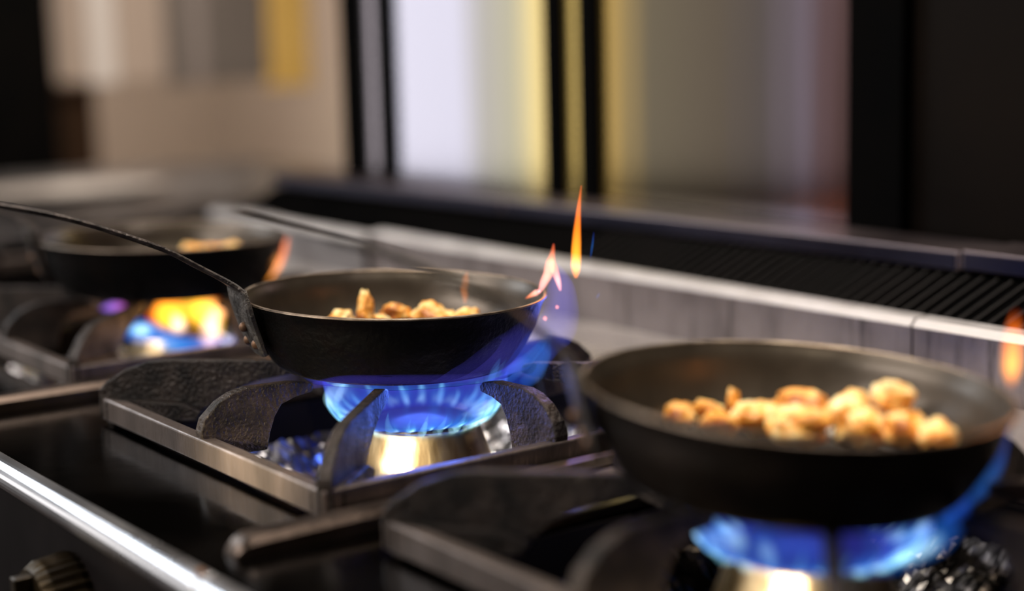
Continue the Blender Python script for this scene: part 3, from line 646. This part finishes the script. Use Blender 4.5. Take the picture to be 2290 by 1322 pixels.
def jets(cx, cy, n, seed, amp):
    rnd = random.Random(seed)
    for k in range(n):
        a = 2 * PI * (k + rnd.uniform(-.2, .2)) / n; e = rnd.uniform(.55, 1.25)
        pts = [(cx + r * math.cos(a + sw), cy + r * math.sin(a + sw), z, wd) for r, sw, z, wd in
               ((.0385, 0, .0030, .0008), (.0425, .01, .0040, .0020), (.0475, .03, .0062, .0023 * e), (.0475 + .006 * e, .05, .0062 + .0060 * e, .0014 * e), (.0475 + .0085 * e, .08, .0062 + .012 * e, .0002))]
        w_ = amp * rnd.uniform(.6, 1.7)
        yield tongue(pts, [(0, (.0, .03 * w_, .12 * w_)), (.3, (.26 * w_, .48 * w_, .55 * w_)), (.6, (.10 * w_, .28 * w_, .36 * w_)), (1, (0, .02, .06))], None, 'flame_jet', seed=k)
for o_ in jets(.152, .152, 26, 3, 1.0): under(o_, fa)
for o_ in jets(.497, .150, 22, 5, .8): under(o_, fb)
sty = {'A_f1': CYW, 'A_f2': CYW, 'A_f3': CYW, 'A_big': BLUE, 'A_s1': BLUS, 'A_s2': BLUS, 'A_s3': BLUS, 'A_o1': ORNG, 'A_o2': PINK, 'A_o3': PINK, 'A_o4': PINK, 'A_h1': HZ, 'A_h3': BLUS, 'A_h4': VH, 'A_in': [(0, (.12, .02, 0)), (.5, (.30, .08, .01)), (1, (.08, .01, 0))], 'A_k1': EMBR, 'A_k2': EMBR, 'A_l1': CY, 'A_l2': CY,
       'B_o1': ORNG, 'B_r1': CY, 'B_r2': CY, 'B_l1': CY, 'B_l2': CY, 'B_c1': CYW, 'B_c2': CYW, 'B_c3': CYW,
       'C_c1': CB, 'C_c2': CBW, 'C_y1': YEL, 'C_y2': YEL, 'C_y3': YEL, 'C_w1': WHF, 'C_w2': WHF, 'C_v1': VIO, 'C_t1': ORNG}
for i, (k, pts) in enumerate(TG.items()):
    root = {'A': fa, 'B': fb, 'C': fc}[k[0]]
    nm = 'ember' if k in ('A_k1', 'A_k2') else 'flame_tongue'
    under(tongue(pts, sty[k], None, nm, seed=i * 1.3), root)
under(curtain(.152, .152, None, 1.0, 1.0), fa)
under(curtain(.497, .150, None, 4.0, .7), fb)
# light shed by the flames themselves
point('flame_light_centre', (.158, .152, .018), .55, (.10, .22, 1), .03)
point('flame_light_centre_tip', (.207, .233, .075), .05, (.15, .2, 1), .012)
point('flame_light_right', (.497, .150, .018), .10, (.10, .22, 1), .03)
point('flame_light_left', (-.25, .175, .022), .05, (1, .42, .10), .03)
point('flame_light_left_tip', (-.205, .242, .062), .06, (1, .35, .06), .01)

point('flame_light_right_tip', (.580, .198, .108), .03, (1, .35, .08), .008)
point('flame_light_centre_spark', (.206, .232, .100), .03, (1, .38, .12), .008)

# ------------------------------------------------------------------ crumbs of burnt food on the iron
def crumb(x, y, z, r, lab):
    bm = bmesh.new(); bmesh.ops.create_icosphere(bm, subdivisions=2, radius=r)
    for v in bm.verts: v.co *= 1 + .4 * noise.noise(v.co * 400 + Vector((x * 99, 0, 0)))
    o = link('food_crumb', bm, M['crumb'], None, smooth=True); o.location = (x, y, z)
    tag(o, lab, 'crumb', 'burnt crumbs on the range')
crumb(.340, -.0885, .0025, .0022, 'orange crumb stuck at the seam of the front rail')
crumb(.2755, .158, .0165, .0022, 'rusty orange crumb on the right side of the centre grate')

# ------------------------------------------------------------------ back kitchen at the far left
bm = bmesh.new(); box(bm, -.45, .45, -.55, .55, -.9, -.02)
t_ = empty('work_table', (-1.62, .62, 0), 0, 'blurred steel work table beyond the left end of the range', 'table')
link('cabinet_body', bm, M['steel_dark'], t_)
bm = bmesh.new(); box(bm, -.47, .47, -.57, .57, -.02, 0); link('worktop', bm, M['worktop'] if 'worktop' in M else M['steel'], t_, bev=.003)
def hang(name, y0, y1, z0, m, lab, cat, x=-2.6, th=.03):
    bm = bmesh.new(); box(bm, x - th, x, y0, y1, z0, .60)
    o = link(name, bm, M[m], None, bev=.004)
    return tag(o, lab, cat)
M['brown_dark'] = surf('dark brown block', (.035, .018, .009), (.055, .03, .016), (.6, .7), 0, 4, spec=.1)
M['hang_tan'] = surf('tan board', (.46, .36, .30), (.50, .40, .33), (.5, .6), 0, 3)
M['hang_pale'] = surf('pale board', (.70, .64, .60), (.74, .68, .64), (.5, .6), 0, 3)
M['hang_grey'] = surf('grey panel', (.17, .145, .13), (.20, .17, .15), (.5, .6), 0, 3)
M['hang_mid'] = surf('mid grey panel', (.32, .27, .25), (.34, .29, .27), (.5, .6), 0, 3)
M['hang_yellow'] = surf('yellow board', (.80, .50, .12), (.85, .55, .15), (.5, .6), 0, 3)
hang('hanging_board', .962, 1.040, .162, 'hang_tan', 'blurred tan board at the far left beside the black cabinet', 'board')
hang('hanging_board', 1.045, 1.112, .155, 'hang_pale', 'blurred pale upright board, brightest in the far left background', 'board')
hang('hanging_board', 1.116, 1.236, .160, 'hang_tan', 'blurred broad tan board right of the palest board', 'board')
hang('hanging_board', 1.240, 1.296, .145, 'hang_grey', 'blurred narrow dark grey panel in the far left background', 'board')
hang('hanging_board', 1.300, 1.342, .150, 'hang_mid', 'blurred thin lighter panel between two dark grey ones', 'board')
hang('hanging_board', 1.346, 1.505, .150, 'hang_grey', 'blurred wide dark grey panel left of the yellow board', 'board')
hang('hanging_board', 1.512, 1.625, .130, 'hang_yellow', 'blurred yellow board hanging in the back kitchen', 'board')
bm = bmesh.new(); box(bm, -4.05, -1.1, -.55, 2.05, .70, 1.1)
tag(link('shade_canopy', bm, M['black'], None, bev=.01), 'unseen black light-blocking hood over the back kitchen above the hanging boards', 'canopy')  # added out of view to keep the deck's reflections dark
bm = bmesh.new(); box(bm, -1.0, 1.2, .02, .615, 1.22, 1.6)
tag(link('shade_canopy', bm, M['black'], None, bev=.01), 'unseen black light-blocking hood over the gas range', 'canopy')  # second unseen canopy, added to darken what the deck reflects
bm = bmesh.new(); box(bm, -2.9, -2.42, .10, .895, -.9, .69)
tc_ = tag(link('tall_cabinet', bm, M['black'], None, bev=.004), 'black tall cabinet filling the left edge of the background', 'cabinet')
bm = bmesh.new(); box(bm, -2.42, -2.405, .12, .875, -.85, .66); link('door', bm, M['black'], tc_, bev=.002)
bm = bmesh.new(); box(bm, -3.05, -2.75, .93, 1.115, -.9, .155)
tag(link('dark_block', bm, M['brown_dark'], None, bev=.01), 'dark brown blurred low block added to darken the background under the tan and palest boards at the far left', 'cabinet')  # block put in to darken the lower far left background
tr_ = empty('serving_tray', (-1.58, .58, 0), 0, 'blurred shiny oval metal tray on the far work table', 'tray')
bm = bmesh.new(); lathe(bm, [(0, .0006), (.085, .0006), (.10, .012), (.115, .014), (.115, .0125), (.102, .010), (.088, 0), (0, 0)], 64)
for v in bm.verts: v.co.y *= 1.5
link('dish', bm, M['deck_rear'], tr_, smooth=True)
